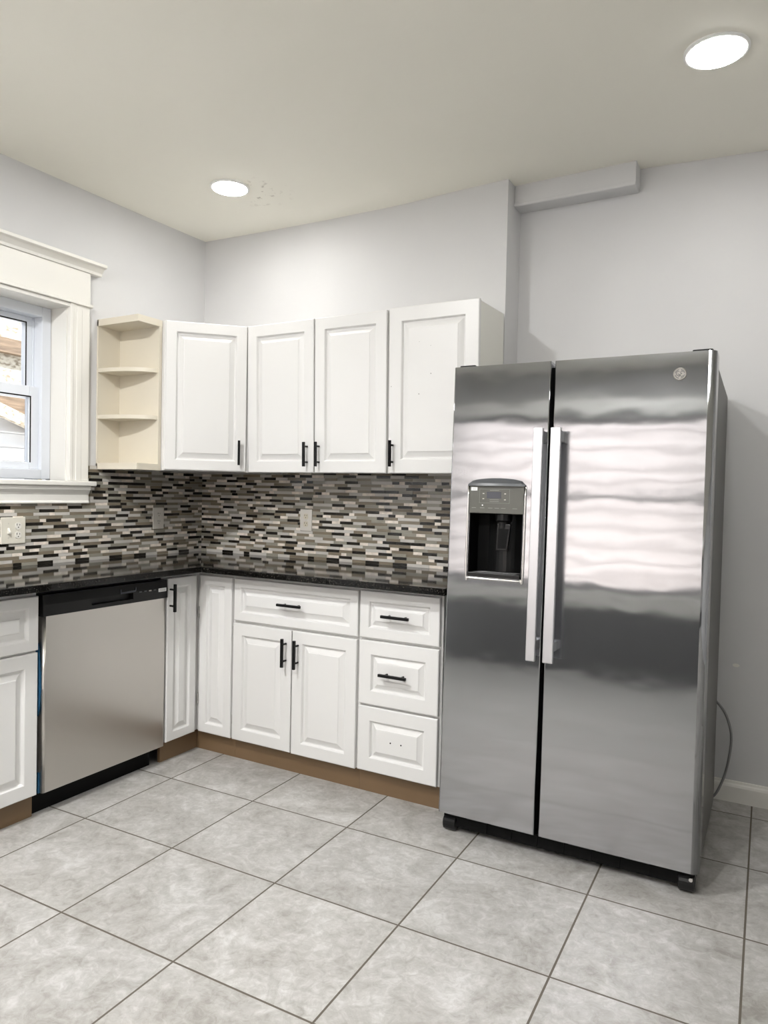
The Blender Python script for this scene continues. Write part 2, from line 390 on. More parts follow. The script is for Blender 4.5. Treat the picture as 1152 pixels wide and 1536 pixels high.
# ------------------------------------------------------------------ windows (local frame: x along wall, -y into room)
def sash(parent, x0, x1, z0, z1, y0, y1, st, rb, rt, m=None):
    bm = bmesh.new()
    for a, b in (((x0, y0, z0), (x0 + st, y1, z1)), ((x1 - st, y0, z0), (x1, y1, z1)), ((x0 + st, y0, z0), (x1 - st, y1, z0 + rb)), ((x0 + st, y0, z1 - rt), (x1 - st, y1, z1))): box(bm, a, b)
    bx = bm_obj('sash', bm, m or M_VINYL, parent, bevel=0.003)
    B('pane', (x0 + st - 0.004, (y0 + y1) / 2 - 0.003, z0 + rb - 0.004), (x1 - st + 0.004, (y0 + y1) / 2 + 0.003, z1 - rt + 0.004), M_GLASS, bx)
    bm = bmesh.new(); q = 0.006; ym = y0 - 0.001
    for a, b in (((x0 + st - q, ym, z0 + rb), (x0 + st, y0, z1 - rt)), ((x1 - st, ym, z0 + rb), (x1 - st + q, y0, z1 - rt)), ((x0 + st - q, ym, z1 - rt), (x1 - st + q, y0, z1 - rt + q))): box(bm, a, b)
    bm_obj('gasket', bm, M_BPLAS, bx)
def dh_unit(parent, x0, x1, z0, z1, zm, yf, fb=0.045, m=None):
    f = 0.045; bm = bmesh.new()
    for a, b in (((x0, yf - 0.02, z0), (x0 + f, yf + 0.075, z1)), ((x1 - f, yf - 0.02, z0), (x1, yf + 0.075, z1)), ((x0 + f, yf - 0.02, z0), (x1 - f, yf + 0.075, z0 + fb)), ((x0 + f, yf - 0.02, z1 - f), (x1 - f, yf + 0.075, z1))): box(bm, a, b)
    for a, b in (((x0 + f, yf + 0.034, zm), (x0 + f + 0.010, yf + 0.070, z1 - f)), ((x1 - f - 0.010, yf + 0.034, zm), (x1 - f, yf + 0.070, z1 - f))): box(bm, a, b)
    bm_obj('window_frame', bm, m or M_VINYL, parent, bevel=0.003)
    sash(parent, x0 + f, x1 - f, z0 + fb, zm + 0.027, yf, yf + 0.032, 0.045, 0.030, 0.050, m)
    sash(parent, x0 + f + 0.010, x1 - f - 0.010, zm - 0.025, z1 - f, yf + 0.036, yf + 0.068, 0.034, 0.05, 0.030, m)

w1 = empty('window_1', (0, W1[0], 0), (0, 0, PI / 2)); struct(w1, 'white double hung window with deep painted casing above the counter', 'window')
wd = W1[1] - W1[0]
dh_unit(w1, 0.012, wd - 0.012, W1[2] + 0.004, W1[3] - 0.012, 1.630, 0.122)
for k, (a, b, mm) in enumerate(((wd - 0.032, wd - 0.006, 'g'), (wd - 0.006, wd + 0.016, 'y'))):
    B('outer_casing', (a, 0.198, W1[2] - 0.05), (b, 0.26 if k == 0 else 0.24, W1[3] + 0.05), M_GREYTRIM if mm == 'g' else M_YELTRIM, w1)
bm = bmesh.new()
for a, b in (((-0.001, -0.001, W1[2]), (0.010, 0.12, W1[3])), ((wd - 0.010, -0.001, W1[2]), (wd + 0.001, 0.12, W1[3])), ((0, -0.001, W1[3] - 0.012), (wd, 0.12, W1[3]))): box(bm, a, b)
bm_obj('jamb', bm, M_TRIM, w1)
for x0, x1 in ((-0.107, 0.006), (wd - 0.006, wd + 0.100)):
    bm = bmesh.new(); box(bm, (x0, -0.020, W1[2]), (x1, 0, 2.047))
    inner = x0 if x0 > 0 else x1 - 0.02
    box(bm, (inner + 0.0008, -0.024, W1[2] + 0.0005), (inner + 0.0192, -0.002, 2.0465)); box(bm, (x0 + 0.035, -0.022, W1[2] + 0.0005), (x1 - 0.04, -0.002, 2.0465))
    bm_obj('casing', bm, M_TRIM, w1, bevel=0.003)
bm = bmesh.new(); box(bm, (-0.107, -0.024, 2.050), (wd + 0.100, 0, 2.192)); box(bm, (-0.115, -0.032, 2.036), (wd + 0.110, 0, 2.050)); box(bm, (0.0, -0.02, 2.018), (wd, 0.0, 2.036))
bm_obj('header', bm, M_TRIM, w1, bevel=0.003)
bm = bmesh.new(); prism_x(bm, [(0, 2.192), (-0.030, 2.192), (-0.034, 2.204), (-0.052, 2.222), (-0.068, 2.226), (-0.068, 2.240), (0, 2.240)], -0.165, wd + 0.156)
bm_obj('crown', bm, M_TRIM, w1, bevel=0.002)
bm = bmesh.new(); box(bm, (-0.14, -0.046, 1.212), (wd + 0.129, 0.12, 1.2355))
bm_obj('sill', bm, M_TRIM, w1, bevel=0.006, seg=3)
bm = bmesh.new(); prism_x(bm, [(0, 1.133), (-0.024, 1.133), (-0.024, 1.140), (-0.020, 1.146), (-0.020, 1.172), (-0.024, 1.180), (-0.034, 1.196), (-0.038, 1.212), (0, 1.212)], -0.107, wd + 0.103)
bm_obj('apron', bm, M_TRIM, w1, bevel=0.002)

w2 = empty('window_2', (W2[1], RY, 0), (0, 0, PI)); struct(w2, 'wide double hung window behind the viewer, frame coloured dark as backlit shade', 'window')
dh_unit(w2, 0, W2[1] - W2[0], W2[2], W2[3], 1.505, 0.06, 0.045, M_FRAME2)
L2 = W2[1] - W2[0]; bm = bmesh.new()
for a, b in (((-0.09, -0.02, W2[2]), (0, 0, W2[3] + 0.1)), ((L2, -0.02, W2[2]), (L2 + 0.09, 0, W2[3] + 0.1)), ((0, -0.02, W2[3]), (L2, 0, W2[3] + 0.1)), ((-0.12, -0.05, W2[2] - 0.03), (L2 + 0.12, 0.0, W2[2])), ((-0.09, -0.02, W2[2] - 0.11), (L2 + 0.09, 0, W2[2] - 0.03))): box(bm, a, b)
bm_obj('casing', bm, M_TRIM, w2, bevel=0.003)

# ------------------------------------------------------------------ outside
struct(B('yard', (-8, -12, -0.6), (8, 6, -0.5), M_GROUND), 'concrete yard outside', 'ground')
def siding(name, L, z0, z1, lap, label, m=None):
    bm = bmesh.new(); n = int((z1 - z0) / lap)
    prof = [(0.15, z0)]
    for i in range(n):
        a = z0 + i * lap; prof += [(0.02, a), (-0.034, a + 0.004), (-0.034, a + 0.012), (0.006, a + lap - 0.002)]
    prof += [(0.15, z0 + n * lap)]
    prism_x(bm, prof, 0, L); o = bm_obj(name, bm, m or M_SIDE); return tag(o, label, 'house wall')
o = siding('siding_wall', 7.5, -0.5, 4.2, 0.18, 'sunlit white lap siding wall outside the rear window'); o.rotation_euler = (0, 0, PI); o.location = (5.5, -6.7, 0)
o = siding('siding_wall', 3.2, -0.5, 3.6, 0.105, 'sunlit white lap siding wall seen through the small left window', M_SIDE2); o.rotation_euler = (0, 0, PI / 2); o.location = (-2.27, -2.0, 0)
pr = empty('porch_gable', (-2.21, -2.0, 0), (0, 0, PI / 2), 'weathered wooden porch gable seen through the upper left window sash', 'porch roof')
bm = bmesh.new(); prism_y(bm, [(0.6, 1.93), (3.0, 1.93), (3.0, 3.0), (0.6, 3.0)], -0.03, 0.0); bm_obj('sheathing', bm, M_OSB, pr)
bm = bmesh.new(); prism_y(bm, [(1.6, 1.96), (2.9, 1.50), (2.9, 1.935), (1.6, 1.965)], -0.04, -0.005); bm_obj('soffit', bm, M_WOOD, pr)
bm = bmesh.new(); prism_y(bm, [(1.5, 1.953), (2.9, 1.463), (2.9, 1.553), (1.5, 2.043)], -0.09, -0.041); bm_obj('rake_board', bm, M_OSB, pr)
bm = bmesh.new(); prism_y(bm, [(0.6, 2.20), (3.0, 2.16), (3.0, 2.265), (0.6, 2.305)], -0.10, -0.031); bm_obj('beam', bm, M_WOOD, pr)

# ------------------------------------------------------------------ base cabinets
D, DL, KD, KX_ = 0.5553, 0.515, 0.5203, 0.480
ZB, ZT = 0.0945, 0.8175
CAR = 0.8375
def carcass(parent, poly):
    bm = bmesh.new(); prism(bm, poly, 0.092, CAR); return bm_obj('carcass', bm, M_CAB, parent, bevel=0.001)

c1 = empty('base_cabinet', (0.715, 0, 0), label='white base cabinet with one wide drawer above two doors', cat='cabinet', group='white base cabinets')
carcass(c1, [(0.0, -0.001), (0.658, -0.001), (0.658, -D + 0.0195), (0.0, -D + 0.0195)])
B('toe_kick', (0.0005, -KD, 0.0), (0.658, -KD + 0.015, 0.092), M_KICK, c1)
dr = raised('drawer', 0.010, 0.6535, 0.630, 0.8165, -D, M_CAB, c1, frame=0.040, spread=0.030)
pull(dr, 0.330, 0.7265, -D, False)
d1 = raised('door', 0.0065, 0.3265, ZB, 0.617, -D, M_CAB, c1); pull(d1, 0.3005, 0.5235, -D)
d2 = raised('door', 0.3325, 0.6510, ZB - 0.002, 0.618, -D, M_CAB, c1); pull(d2, 0.3635, 0.523, -D)

c2 = empty('base_cabinet', (1.3735, 0, 0), label='white three drawer base cabinet beside the fridge', cat='cabinet', group='white base cabinets')
carcass(c2, [(0.0005, -0.001), (0.364, -0.001), (0.364, -D + 0.0195), (0.0005, -D + 0.0195)])
B('toe_kick', (0.0005, -KD, 0.0), (0.364, -KD + 0.015, 0.092), M_KICK, c2)
for k, (a, b) in enumerate(((0.632, 0.8195), (0.366, 0.621), (0.0965, 0.356))):
    dr = raised('drawer', 0.005, 0.356, a, b, -D, M_CAB, c2, frame=0.058, spread=0.026)
    if k < 2: pull(dr, 0.178 if k == 0 else 0.172, (0.728, 0.497)[k], -D, False)
    else:
        for q in (0.156, 0.203):
            bm = bmesh.new(); lathe(bm, [(0.0032, -D - 0.0004), (0.0032, -D + 0.0030)], 'y', (q, 0, 0.228), 10); bm_obj('screw_hole', bm, M_DARK, dr)

c3 = empty('base_cabinet', (0, 0, 0), label='white corner base cabinet with two narrow doors meeting at the inside corner', cat='cabinet', group='white base cabinets')
carcass(c3, [(0.001, -0.001), (0.7145, -0.001), (0.7145, -D + 0.0195), (DL - 0.0195, -D + 0.0195), (DL - 0.0195, -0.7475), (0.001, -0.7475)])
bm = bmesh.new(); box(bm, (KX_ - 0.015, -0.7475, 0), (KX_, -KD, 0.092)); box(bm, (KX_ - 0.015, -KD, 0), (0.7145, -KD + 0.015, 0.092)); bm_obj('toe_kick', bm, M_KICK, c3)
raised('door', DL + 0.0045, 0.7105, ZB, 0.8170, -D, M_CAB, c3, frame=0.048, spread=0.03)
dl = raised('door', 0.0, 0.178, ZB, 0.8175, -DL, M_CAB, c3, frame=0.044, spread=0.03)
dl.location = (0, -0.7465, 0); dl.rotation_euler = (0, 0, PI / 2)
pull(dl, 0.0135, 0.7325, -DL)
for z in (0.22, 0.62):
    bm = bmesh.new(); lathe(bm, [(0.004, z), (0.004, z + 0.05)], 'z', (DL - 0.004, -D + 0.006, 0), 10); o = bm_obj('hinge', bm, M_CHROME, c3)
    bm = bmesh.new(); lathe(bm, [(0.003, z - 0.06), (0.003, z - 0.02)], 'z', (0.7135, -D + 0.012, 0), 10); o = bm_obj('hinge', bm, M_CHROME, c3)

c4 = empty('base_cabinet', (0, -1.83, 0), (0, 0, PI / 2), label='white base cabinet with drawer and door left of the dishwasher', cat='cabinet', group='white base cabinets')
carcass(c4, [(0.0, -0.001), (0.4655, -0.001), (0.4655, -DL + 0.0195), (0.0, -DL + 0.0195)])
B('toe_kick', (0.0, -KX_, 0.0), (0.4655, -KX_ + 0.015, 0.092), M_KICK, c4)
raised('drawer', 0.006, 0.4632, 0.617, 0.8135, -DL, M_CAB, c4, frame=0.042, spread=0.032)
raised('door', 0.006, 0.4615, 0.089, 0.6085, -DL, M_CAB, c4)

# ------------------------------------------------------------------ dishwasher
dw = empty('dishwasher', (0, -1.3575, 0), (0, 0, PI / 2), label='stainless dishwasher with black control panel between white base cabinets', cat='dishwasher')
WD = 0.606
B('tub', (0.003, -DL + 0.035, 0.10), (WD - 0.003, -0.02, 0.822), M_BPLAS, dw)
bm = bmesh.new(); r = 0.010; pf = [(0.010, -DL + 0.034)]
for k in range(7): a = PI + k / 6 * PI / 2; pf.append((0.010 + r + r * math.cos(a), -DL + r + r * math.sin(a)))
for k in range(7): a = 1.5 * PI + k / 6 * PI / 2; pf.append((WD - 0.004 - r + r * math.cos(a), -DL + r + r * math.sin(a)))
pf.append((WD - 0.004, -DL + 0.034))
prism(bm, pf, 0.0845, 0.7345); o = bm_obj('door_panel', bm, M_STEELD, dw); uv_brush(o); o['label'] = 'brushed stainless door panel'
for p_ in o.data.polygons:
    if len(p_.vertices) == 4 and abs(p_.normal.x) > 0.05 and abs(p_.normal.y) > 0.05: p_.use_smooth = True
bm = bmesh.new(); px0, px1, pz0, pz1 = 0.213, 0.416, 0.7515, 0.7775; Y0 = -DL - 0.006
xs = [0.004, px0, px1, WD - 0.002]; zs = [0.736, pz0, pz1, 0.8135]
V = [[bm.verts.new((x, Y0 + (0.004 if j == 3 else 0), z)) for j, z in enumerate(zs)] for x in xs]
for i in range(3):
    for j in range(3):
        if (i, j) != (1, 1): bm.faces.new((V[i][j], V[i + 1][j], V[i + 1][j + 1], V[i][j + 1]))
Bk = [bm.verts.new((x, -DL + 0.034, z)) for x, z in ((xs[0], zs[0]), (xs[3], zs[0]), (xs[3], zs[3]), (xs[0], zs[3]))]
bm.faces.new(Bk)
bm.faces.new([V[i][0] for i in range(4)] + [Bk[1], Bk[0]]); bm.faces.new([V[i][3] for i in range(4)] + [Bk[2], Bk[3]])
bm.faces.new([V[0][j] for j in range(4)] + [Bk[3], Bk[0]]); bm.faces.new([V[3][j] for j in range(4)] + [Bk[2], Bk[1]])
P = [V[1][1], V[2][1], V[2][2], V[1][2]]; Q = [bm.verts.new((v_.co.x, Y0 + 0.024, v_.co.z + (0.006 if k > 1 else 0))) for k, v_ in enumerate(P)]
for k in range(4): bm.faces.new((P[k], P[(k + 1) % 4], Q[(k + 1) % 4], Q[k]))
bm.faces.new(Q)
cp = bm_obj('control_panel', bm, M_BPLAS, dw); cp['label'] = 'black control panel with recessed pull'
bm = bmesh.new(); prism_y(bm, [(0.350, 0.779), (0.425, 0.781), (0.430, 0.788), (0.430, 0.800), (0.426, 0.800), (0.424, 0.788), (0.354, 0.786), (0.354, 0.798), (0.350, 0.798)], Y0 - 0.002, Y0); bm_obj('latch_guard', bm, M_CHROME, cp).data.materials[0] = M_LCD
B('sticker', (0.552, Y0 - 0.0008, 0.7655), (0.596, Y0, 0.7805), M_WHITE, cp)
for q in range(2): B('sticker_print', (0.557, Y0 - 0.0011, 0.7695 + 0.005 * q), (0.590, Y0 - 0.0008, 0.7715 + 0.005 * q), M_INK, cp)
for q in range(4): B('button', (0.447 + 0.026 * q, Y0 - 0.001, 0.7745), (0.460 + 0.026 * q, Y0, 0.7795), (M_COWL, M_COWL, M_PLATEG, M_COWL)[q], cp)
B('toe_panel', (0.001, -0.462, 0.0), (WD - 0.040, -0.445, 0.118), M_DARK, dw)
bm = bmesh.new()
prism_y(bm, [(0.001, 0.37), (0.006, 0.40), (0.010, 0.46), (0.010, 0.52), (0.006, 0.58), (0.001, 0.64)], -DL + 0.012, -DL + 0.034)
o = bm_obj('protective_film', bm, M_BLUE, dw); o['label'] = 'blue protective film left on the door edge'
B('protective_film', (0.003, -DL + 0.014, 0.085), (0.009, -DL + 0.034, 0.16), M_BLUE, dw)

# ------------------------------------------------------------------ countertop
bm = bmesh.new(); CX, CY = 0.590, -0.630
prism(bm, [(0.0005, -0.0085), (1.7725, -0.0085), (1.7725, CY), (CX, CY), (CX, -2.0), (0.0005, -2.0)], 0.8389, CT)
bmesh.ops.recalc_face_normals(bm, faces=bm.faces)
o = bm_obj('countertop', bm, M_GRAN, bevel=0.004, seg=3); o.location = (0.0085, 0, 0)
tag(o, 'polished black granite L shaped countertop along both walls', 'countertop')

# ------------------------------------------------------------------ wall cabinets
UZ0, UZ1 = 1.2955, 1.996
u1 = empty('open_shelf', (0, -0.7125, UZ0), (0, 0, PI / 2), label='cream open end shelf unit with rounded shelves by the window', cat='shelf')
sw, sd_, sh = 0.1445, 0.2757, UZ1 - UZ0
B('back_panel', (0, -0.010, 0.0), (sw, -0.0005, sh), M_CREAM, u1)
B('side_panel', (sw - 0.018, -sd_ + 0.001, 0.0), (sw, -0.010, sh), M_CREAM, u1)
B('top_panel', (0, -sd_, sh - 0.030), (sw, -0.0005, sh + 0.0015), M_CREAM, u1, 0.001)
B('bottom_panel', (0, -sd_, -0.002), (sw, -0.0005, 0.028), M_CREAM, u1, 0.001)
for z in (0.236, 0.455):
    bm = bmesh.new(); cx, cy = sw - 0.018, -0.010; rx, ry = 0.125, sd_ - 0.018
    poly = [(cx, cy)] + [(cx - rx * math.cos(k / 20 * PI / 2), cy - ry * math.sin(k / 20 * PI / 2)) for k in range(21)]
    prism(bm, poly, z, z + 0.018); bm_obj('shelf', bm, M_CREAM, u1)

ca, cb = 0.287, 0.5655
u2 = empty('wall_cabinet', (0, 0, UZ0), label='white diagonal corner wall cabinet with single door', cat='cabinet', group='white wall cabinets')
bm = bmesh.new(); prism(bm, [(0.002, -0.002), (cb, -0.002), (cb, -ca), (ca, -cb), (0.002, -cb)], 0.0, UZ1 - UZ0 + 0.002); bm_obj('carcass', bm, M_CAB, u2)
dlen = math.hypot(cb - ca, cb - ca)
dd = raised('door', 0.006, dlen - 0.012, 0.003, UZ1 - UZ0, -0.021, M_CAB, u2, frame=0.052)
dd.location = (ca, -cb, 0); dd.rotation_euler = (0, 0, PI / 4)
pull(dd, dlen - 0.047, 0.092, -0.021, True, 0.118)
B('face_frame', (0.0, -0.006, 0.0), (dlen, -0.0005, UZ1 - UZ0), M_CAB, u2).matrix_local = dd.matrix_basis

LEAN = 0.026
def upper(x0, label):
    return empty('wall_cabinet', (x0, -0.002, UZ0 + 0.0075), (LEAN, 0, 0), label, 'cabinet', 'white wall cabinets')
UD = 0.298; H = UZ1 - UZ0
u3 = upper(0.5725, 'white two door wall cabinet between the corner cabinet and the single door cabinet')
bm = bmesh.new(); box(bm, (0.0, -UD + 0.0195, 0.0), (0.7735, -0.0008, H - 0.002)); bm_obj('carcass', bm, M_CAB, u3)
d1 = raised('door', 0.006, 0.3895, 0.001, H - 0.001, -UD, M_CAB, u3, frame=0.056); pull(d1, 0.3560, 0.085, -UD, True, 0.112)
d2 = raised('door', 0.3955, 0.7685, 0.001, H - 0.001, -UD, M_CAB, u3, frame=0.056); pull(d2, 0.4215, 0.085, -UD, True, 0.112)
u4 = upper(1.3475, 'white single door wall cabinet with exposed right side above the fridge edge')
bm = bmesh.new(); box(bm, (0.0, -UD + 0.0195, 0.0), (0.4115, -0.0008, H - 0.002)); bm_obj('carcass', bm, M_CARC, u4)
d1 = raised('door', 0.006, 0.4155, 0.001, H + 0.003, -UD, M_CAB, u4, frame=0.062)
for a, b, r_ in ((0.205, 0.416, 0.0026), (0.150, 0.334, 0.0026), (0.018, 0.372, 0.002), (0.203, 0.531, 0.0014), (0.150, 0.551, 0.0014)):
    bm = bmesh.new(); yy = -UD + (0.0 if a > 0.1 else 0.0); lathe(bm, [(r_, yy - 0.0004), (r_, yy + 0.002)], 'y', (a, 0, b), 10); bm_obj('screw_hole', bm, M_INK, d1); pull(d1, 0.0285, 0.085, -UD, True, 0.112)

# ------------------------------------------------------------------ refrigerator
TH = math.atan(0.0362)
fg = empty('refrigerator', (1.8006, -0.6912, 0.0), (-TH, 0, 0.0138), 'side by side stainless refrigerator with ice and water dispenser', 'refrigerator')
FW, FB, FT = 0.8592, 0.0735, 1.6675
B('cabinet_body', (0.006, 0.108, 0.045), (FW - 0.006, 0.772, 1.652), M_BODY, fg, 0.006, 3)
def fdoor(name, a0, a1, hole=None, rl=0.005, rr=0.014, topdrop=0.0):
    T = 0.100; bm = bmesh.new(); prof = [(a0, T)]; n = 6
    for k in range(n + 1): a = PI + k / n * PI / 2; prof.append((a0 + rl + rl * math.cos(a), rl + rl * math.sin(a)))
    if hole: prof += [(hole[0], 0), (hole[1], 0)]
    for k in range(n + 1): a = 1.5 * PI + k / n * PI / 2; prof.append((a1 - rr + rr * math.cos(a), rr + rr * math.sin(a)))
    prof.append((a1, T))
    r3 = 0.006
    zs = [FB, hole[2], hole[3], FT] if hole else [FB, FT]
    rows = [[bm.verts.new((x, y, z)) for x, y in prof] for z in zs]; hi = n + 2
    for j in range(len(zs) - 1):
        for i in range(len(prof) - 1):
            if hole and j == 1 and i == hi: continue
            f = bm.faces.new((rows[j][i], rows[j][i + 1], rows[j + 1][i + 1], rows[j + 1][i]))
            dx = abs(prof[i + 1][0] - prof[i][0]); dy = abs(prof[i + 1][1] - prof[i][1]); f.smooth = dx > 1e-6 and dy > 1e-6
        bm.faces.new((rows[j][-1], rows[j][0], rows[j + 1][0], rows[j + 1][-1]))
    bm.faces.new(rows[0][::-1]); bm.faces.new(rows[-1])
    if hole:
        q = [rows[1][hi], rows[1][hi + 1], rows[2][hi + 1], rows[2][hi]]
        w_ = [bm.verts.new((v_.co.x, 0.012, v_.co.z)) for v_ in q]
        for k in range(4): bm.faces.new((q[k], q[(k + 1) % 4], w_[(k + 1) % 4], w_[k]))
    o = bm_obj(name, bm, M_STEEL, fg); uv_brush(o); return o
HX0, HX1, HZ0, HZ1 = 0.0775, 0.2745, 0.926, 1.2475
fd1 = fdoor('freezer_door', 0.001, 0.3515, (HX0, HX1, HZ0, HZ1), 0.005, 0.004); fd1['label'] = 'narrow left stainless door with dispenser'
fd2 = fdoor('fridge_door', 0.3645, FW, None, 0.004, 0.022); fd2['label'] = 'wide right stainless door'
B('gasket', (0.01, 0.1002, 0.08), (FW - 0.01, 0.1079, 1.64), M_DARK, fg)
B('centre_seal', (0.3517, 0.050, 0.075), (0.3643, 0.098, 1.655), M_DARK, fg)
# handles
def fhandle(door, a0, a1):
    bm = bmesh.new(); z0, z1 = 0.664, 1.436; yb = -0.060
    box(bm, (a0, yb, z0), (a1, yb + 0.014, z1)); o = bm_obj('handle', bm, M_STEELH, door, bevel=0.003, seg=3); uv_brush(o); o['label'] = 'satin steel bar handle'
    for za, zb in ((0.700, 0.730), (1.392, 1.428)): box2 = B('handle_mount', (a0 + 0.006, yb + 0.014, za), (a1 - 0.003, -0.0002, zb), M_STEELH, door, 0.002); uv_brush(box2)
fhandle(fd1, 0.3165, 0.3485); fhandle(fd2, 0.3735, 0.4080)
# dispenser
x0, x1, z0, z1, y0, y1 = HX0 + 0.0005, HX1 - 0.0005, HZ0 + 0.0005, 1.150, 0.0, 0.085
bm = bmesh.new(); box(bm, (x0, y1, z0), (x1, y1 + 0.006, z1)); box(bm, (x0, y0, z0), (x0 + 0.004, y1, z1)); box(bm, (x1 - 0.004, y0, z0), (x1, y1, z1)); box(bm, (x0, y0, z1 - 0.004), (x1, y1, z1)); box(bm, (x0, y0, z0), (x1, y1, z0 + 0.005))
bm_obj('dispenser_recess', bm, M_DARK, fd1)
bm = bmesh.new(); pf = [(x0 + 0.045 + 0.13 * k / 10, y1 - 0.030 * math.sin(k / 10 * PI)) for k in range(11)]; prism(bm, pf + [(x0 + 0.176, y1 + 0.001), (x0 + 0.044, y1 + 0.001)], z0 + 0.004, z1 - 0.004)
bm_obj('dispenser_back', bm, M_BPLAS, fd1, smooth=False)
bm = bmesh.new(); lathe(bm, [(0.030, 1.146), (0.030, 1.125), (0.022, 1.118), (0.020, 1.095)], 'z', (0.190, 0.045, 0), 24); bm_obj('dispenser_nozzle', bm, M_BPLAS, fd1)
bm = bmesh.new(); prism_y(bm, [(0.170, 1.018), (0.212, 1.020), (0.222, 1.112), (0.172, 1.112)], 0.028, 0.036); bm_obj('dispenser_paddle', bm, M_BPLAS, fd1, bevel=0.002)
bm = bmesh.new(); prism_y(bm, [(0.177, 1.026), (0.206, 1.027), (0.214, 1.095), (0.178, 1.095)], 0.0265, 0.0279); bm_obj('paddle_pad', bm, M_DARK, fd1)
bm = bmesh.new(); box(bm, (x0 + 0.004, -0.006, z0 - 0.002), (x1 - 0.004, y1 - 0.005, z0 + 0.012))
for k in range(9): box(bm, (x0 + 0.02, 0.004 + 0.008 * k, z0 + 0.012), (x1 - 0.02, 0.007 + 0.008 * k, z0 + 0.015))
bm_obj('drip_tray', bm, M_BPLAS, fd1, bevel=0.001)
bm = bmesh.new(); pf = [(x0 + (x1 - x0) * k / 12, -0.004 - 0.006 * math.sin(k / 12 * PI)) for k in range(13)]; prism(bm, pf + [(x1, 0.05), (x0, 0.05)], 1.1485, HZ1 - 0.001)
pan = bm_obj('dispenser_panel', bm, M_GREYP, fd1); pan['label'] = 'grey control panel of the dispenser'
bm = bmesh.new(); n = 16
lo = [(0.0725 + 0.2065 * k / n) for k in range(n + 1)]
top = [1.2485 + 0.0225 * math.sqrt(max(0, 1 - (2 * k / n - 1) ** 2)) ** 0.8 for k in range(n + 1)]
fr_ = [-0.010 - 0.012 * math.sin(k / n * PI) for k in range(n + 1)]
va = [bm.verts.new((x, 0.0, 1.2430)) for x in lo]; vb = [bm.verts.new((x, y, 1.2430)) for x, y in zip(lo, fr_)]
vc = [bm.verts.new((x, y * 0.85, min(1.2520, t_))) for x, y, t_ in zip(lo, fr_, top)]; vd = [bm.verts.new((x, 0.0, t_)) for x, t_ in zip(lo, top)]
for k in range(n):
    for a, b in ((va, vb), (vb, vc), (vc, vd), (vd, va)): bm.faces.new((a[k], a[k + 1], b[k + 1], b[k]))
bm.faces.new((va[0], vb[0], vc[0], vd[0])); bm.faces.new((va[-1], vd[-1], vc[-1], vb[-1]))
bm_obj('dispenser_cap', bm, M_COWL, fd1)
bm = bmesh.new(); o_ = [(HX0 - 0.005, 1.243), (HX0 - 0.005, HZ0 + 0.012), (HX0 + 0.004, HZ0 - 0.004), (HX0 + 0.02, HZ0 - 0.007), (HX1 - 0.02, HZ0 - 0.007), (HX1 - 0.004, HZ0 - 0.004), (HX1 + 0.005, HZ0 + 0.012), (HX1 + 0.005, 1.243)]
tube(bm, spline([(a, -0.0005, b) for a, b in o_], 6), 0.0042, 8); bz = bm_obj('dispenser_bezel', bm, M_CHROME, fd1, smooth=True)
# panel details: display, frame lines, buttons, sticker
def pm(a0, a1, b0, b1, m, nm, lift=0.0006):
    ym = -0.004 - 0.006 * math.sin(min(1, max(0, ((a0 + a1) / 2 - x0) / (x1 - x0))) * PI)
    return B(nm, (a0, ym - lift, b0), (a1, ym + 0.002, b1), m, fd1)
pm(0.144, 0.196, 1.2000, 1.2225, M_LCD, 'display', 0.0008)
for a0, a1, b0, b1 in ((0.116, 0.226, 1.2315, 1.2322), (0.116, 0.226, 1.1835, 1.1842), (0.116, 0.1167, 1.1835, 1.2322), (0.2253, 0.226, 1.1835, 1.2322)): pm(a0, a1, b0, b1, M_INK, 'panel_outline')
for a, b in ((0.131, 1.2165), (0.131, 1.1985), (0.210, 1.2165), (0.210, 1.1960)): pm(a - 0.003, a + 0.003, b - 0.0015, b + 0.0015, M_PLATEG, 'panel_button', 0.0009)
for a in (0.096, 0.128, 0.158, 0.182, 0.205, 0.245): pm(a - 0.008, a + 0.008, 1.1655, 1.1670, M_INK, 'panel_print', 0.0008)
for b in (1.2270, 1.1945, 1.1885): pm(0.155, 0.188, b, b + 0.0015, M_INK, 'panel_print', 0.0008)
pm(0.1265, 0.1305, 1.1735, 1.1780, M_WHITE, 'panel_indicator', 0.0009)
pm(0.084, 0.107, 1.2265, 1.2385, M_WHITE, 'sticker', 0.0014)
pm(0.089, 0.103, 1.2315, 1.2330, M_INK, 'sticker_print', 0.0018)
# round badge with script monogram
bm = bmesh.new(); cx, cz = 0.756, 1.5995
lathe(bm, [(0.0200, 0.001), (0.0200, -0.0020), (0.0185, -0.0030), (0.0175, -0.0020), (0.0170, -0.0012), (0.0002, -0.0012)], 'y', (cx, 0, cz), 40)
em = bm_obj('badge', bm, M_BADGE, fd2); em['label'] = 'round metal maker badge'
bm = bmesh.new(); Yb = -0.0019
def stroke(pts, r=0.0007): tube(bm, spline([(cx + a, Yb, cz + b) for a, b in pts], 6), r, 6)
stroke([(-0.0015, 0.006), (-0.006, 0.0085), (-0.0095, 0.004), (-0.009, -0.003), (-0.005, -0.006), (-0.0015, -0.002), (-0.004, 0.000), (-0.0065, -0.001)])
stroke([(-0.0015, -0.002), (-0.001, -0.007), (-0.004, -0.0095)])
stroke([(0.009, 0.006), (0.005, 0.0085), (0.002, 0.005), (0.004, 0.001), (0.006, 0.0008), (0.002, -0.001), (0.0015, -0.005), (0.005, -0.0085), (0.0095, -0.005)])
for k in range(4):
    a = PI / 4 + k * PI / 2; stroke([(0.0135 * math.cos(a + s), 0.0135 * math.sin(a + s)) for s in (-0.6, -0.3, 0, 0.3, 0.6)])
o = bm_obj('monogram', bm, M_LCD, fd2)
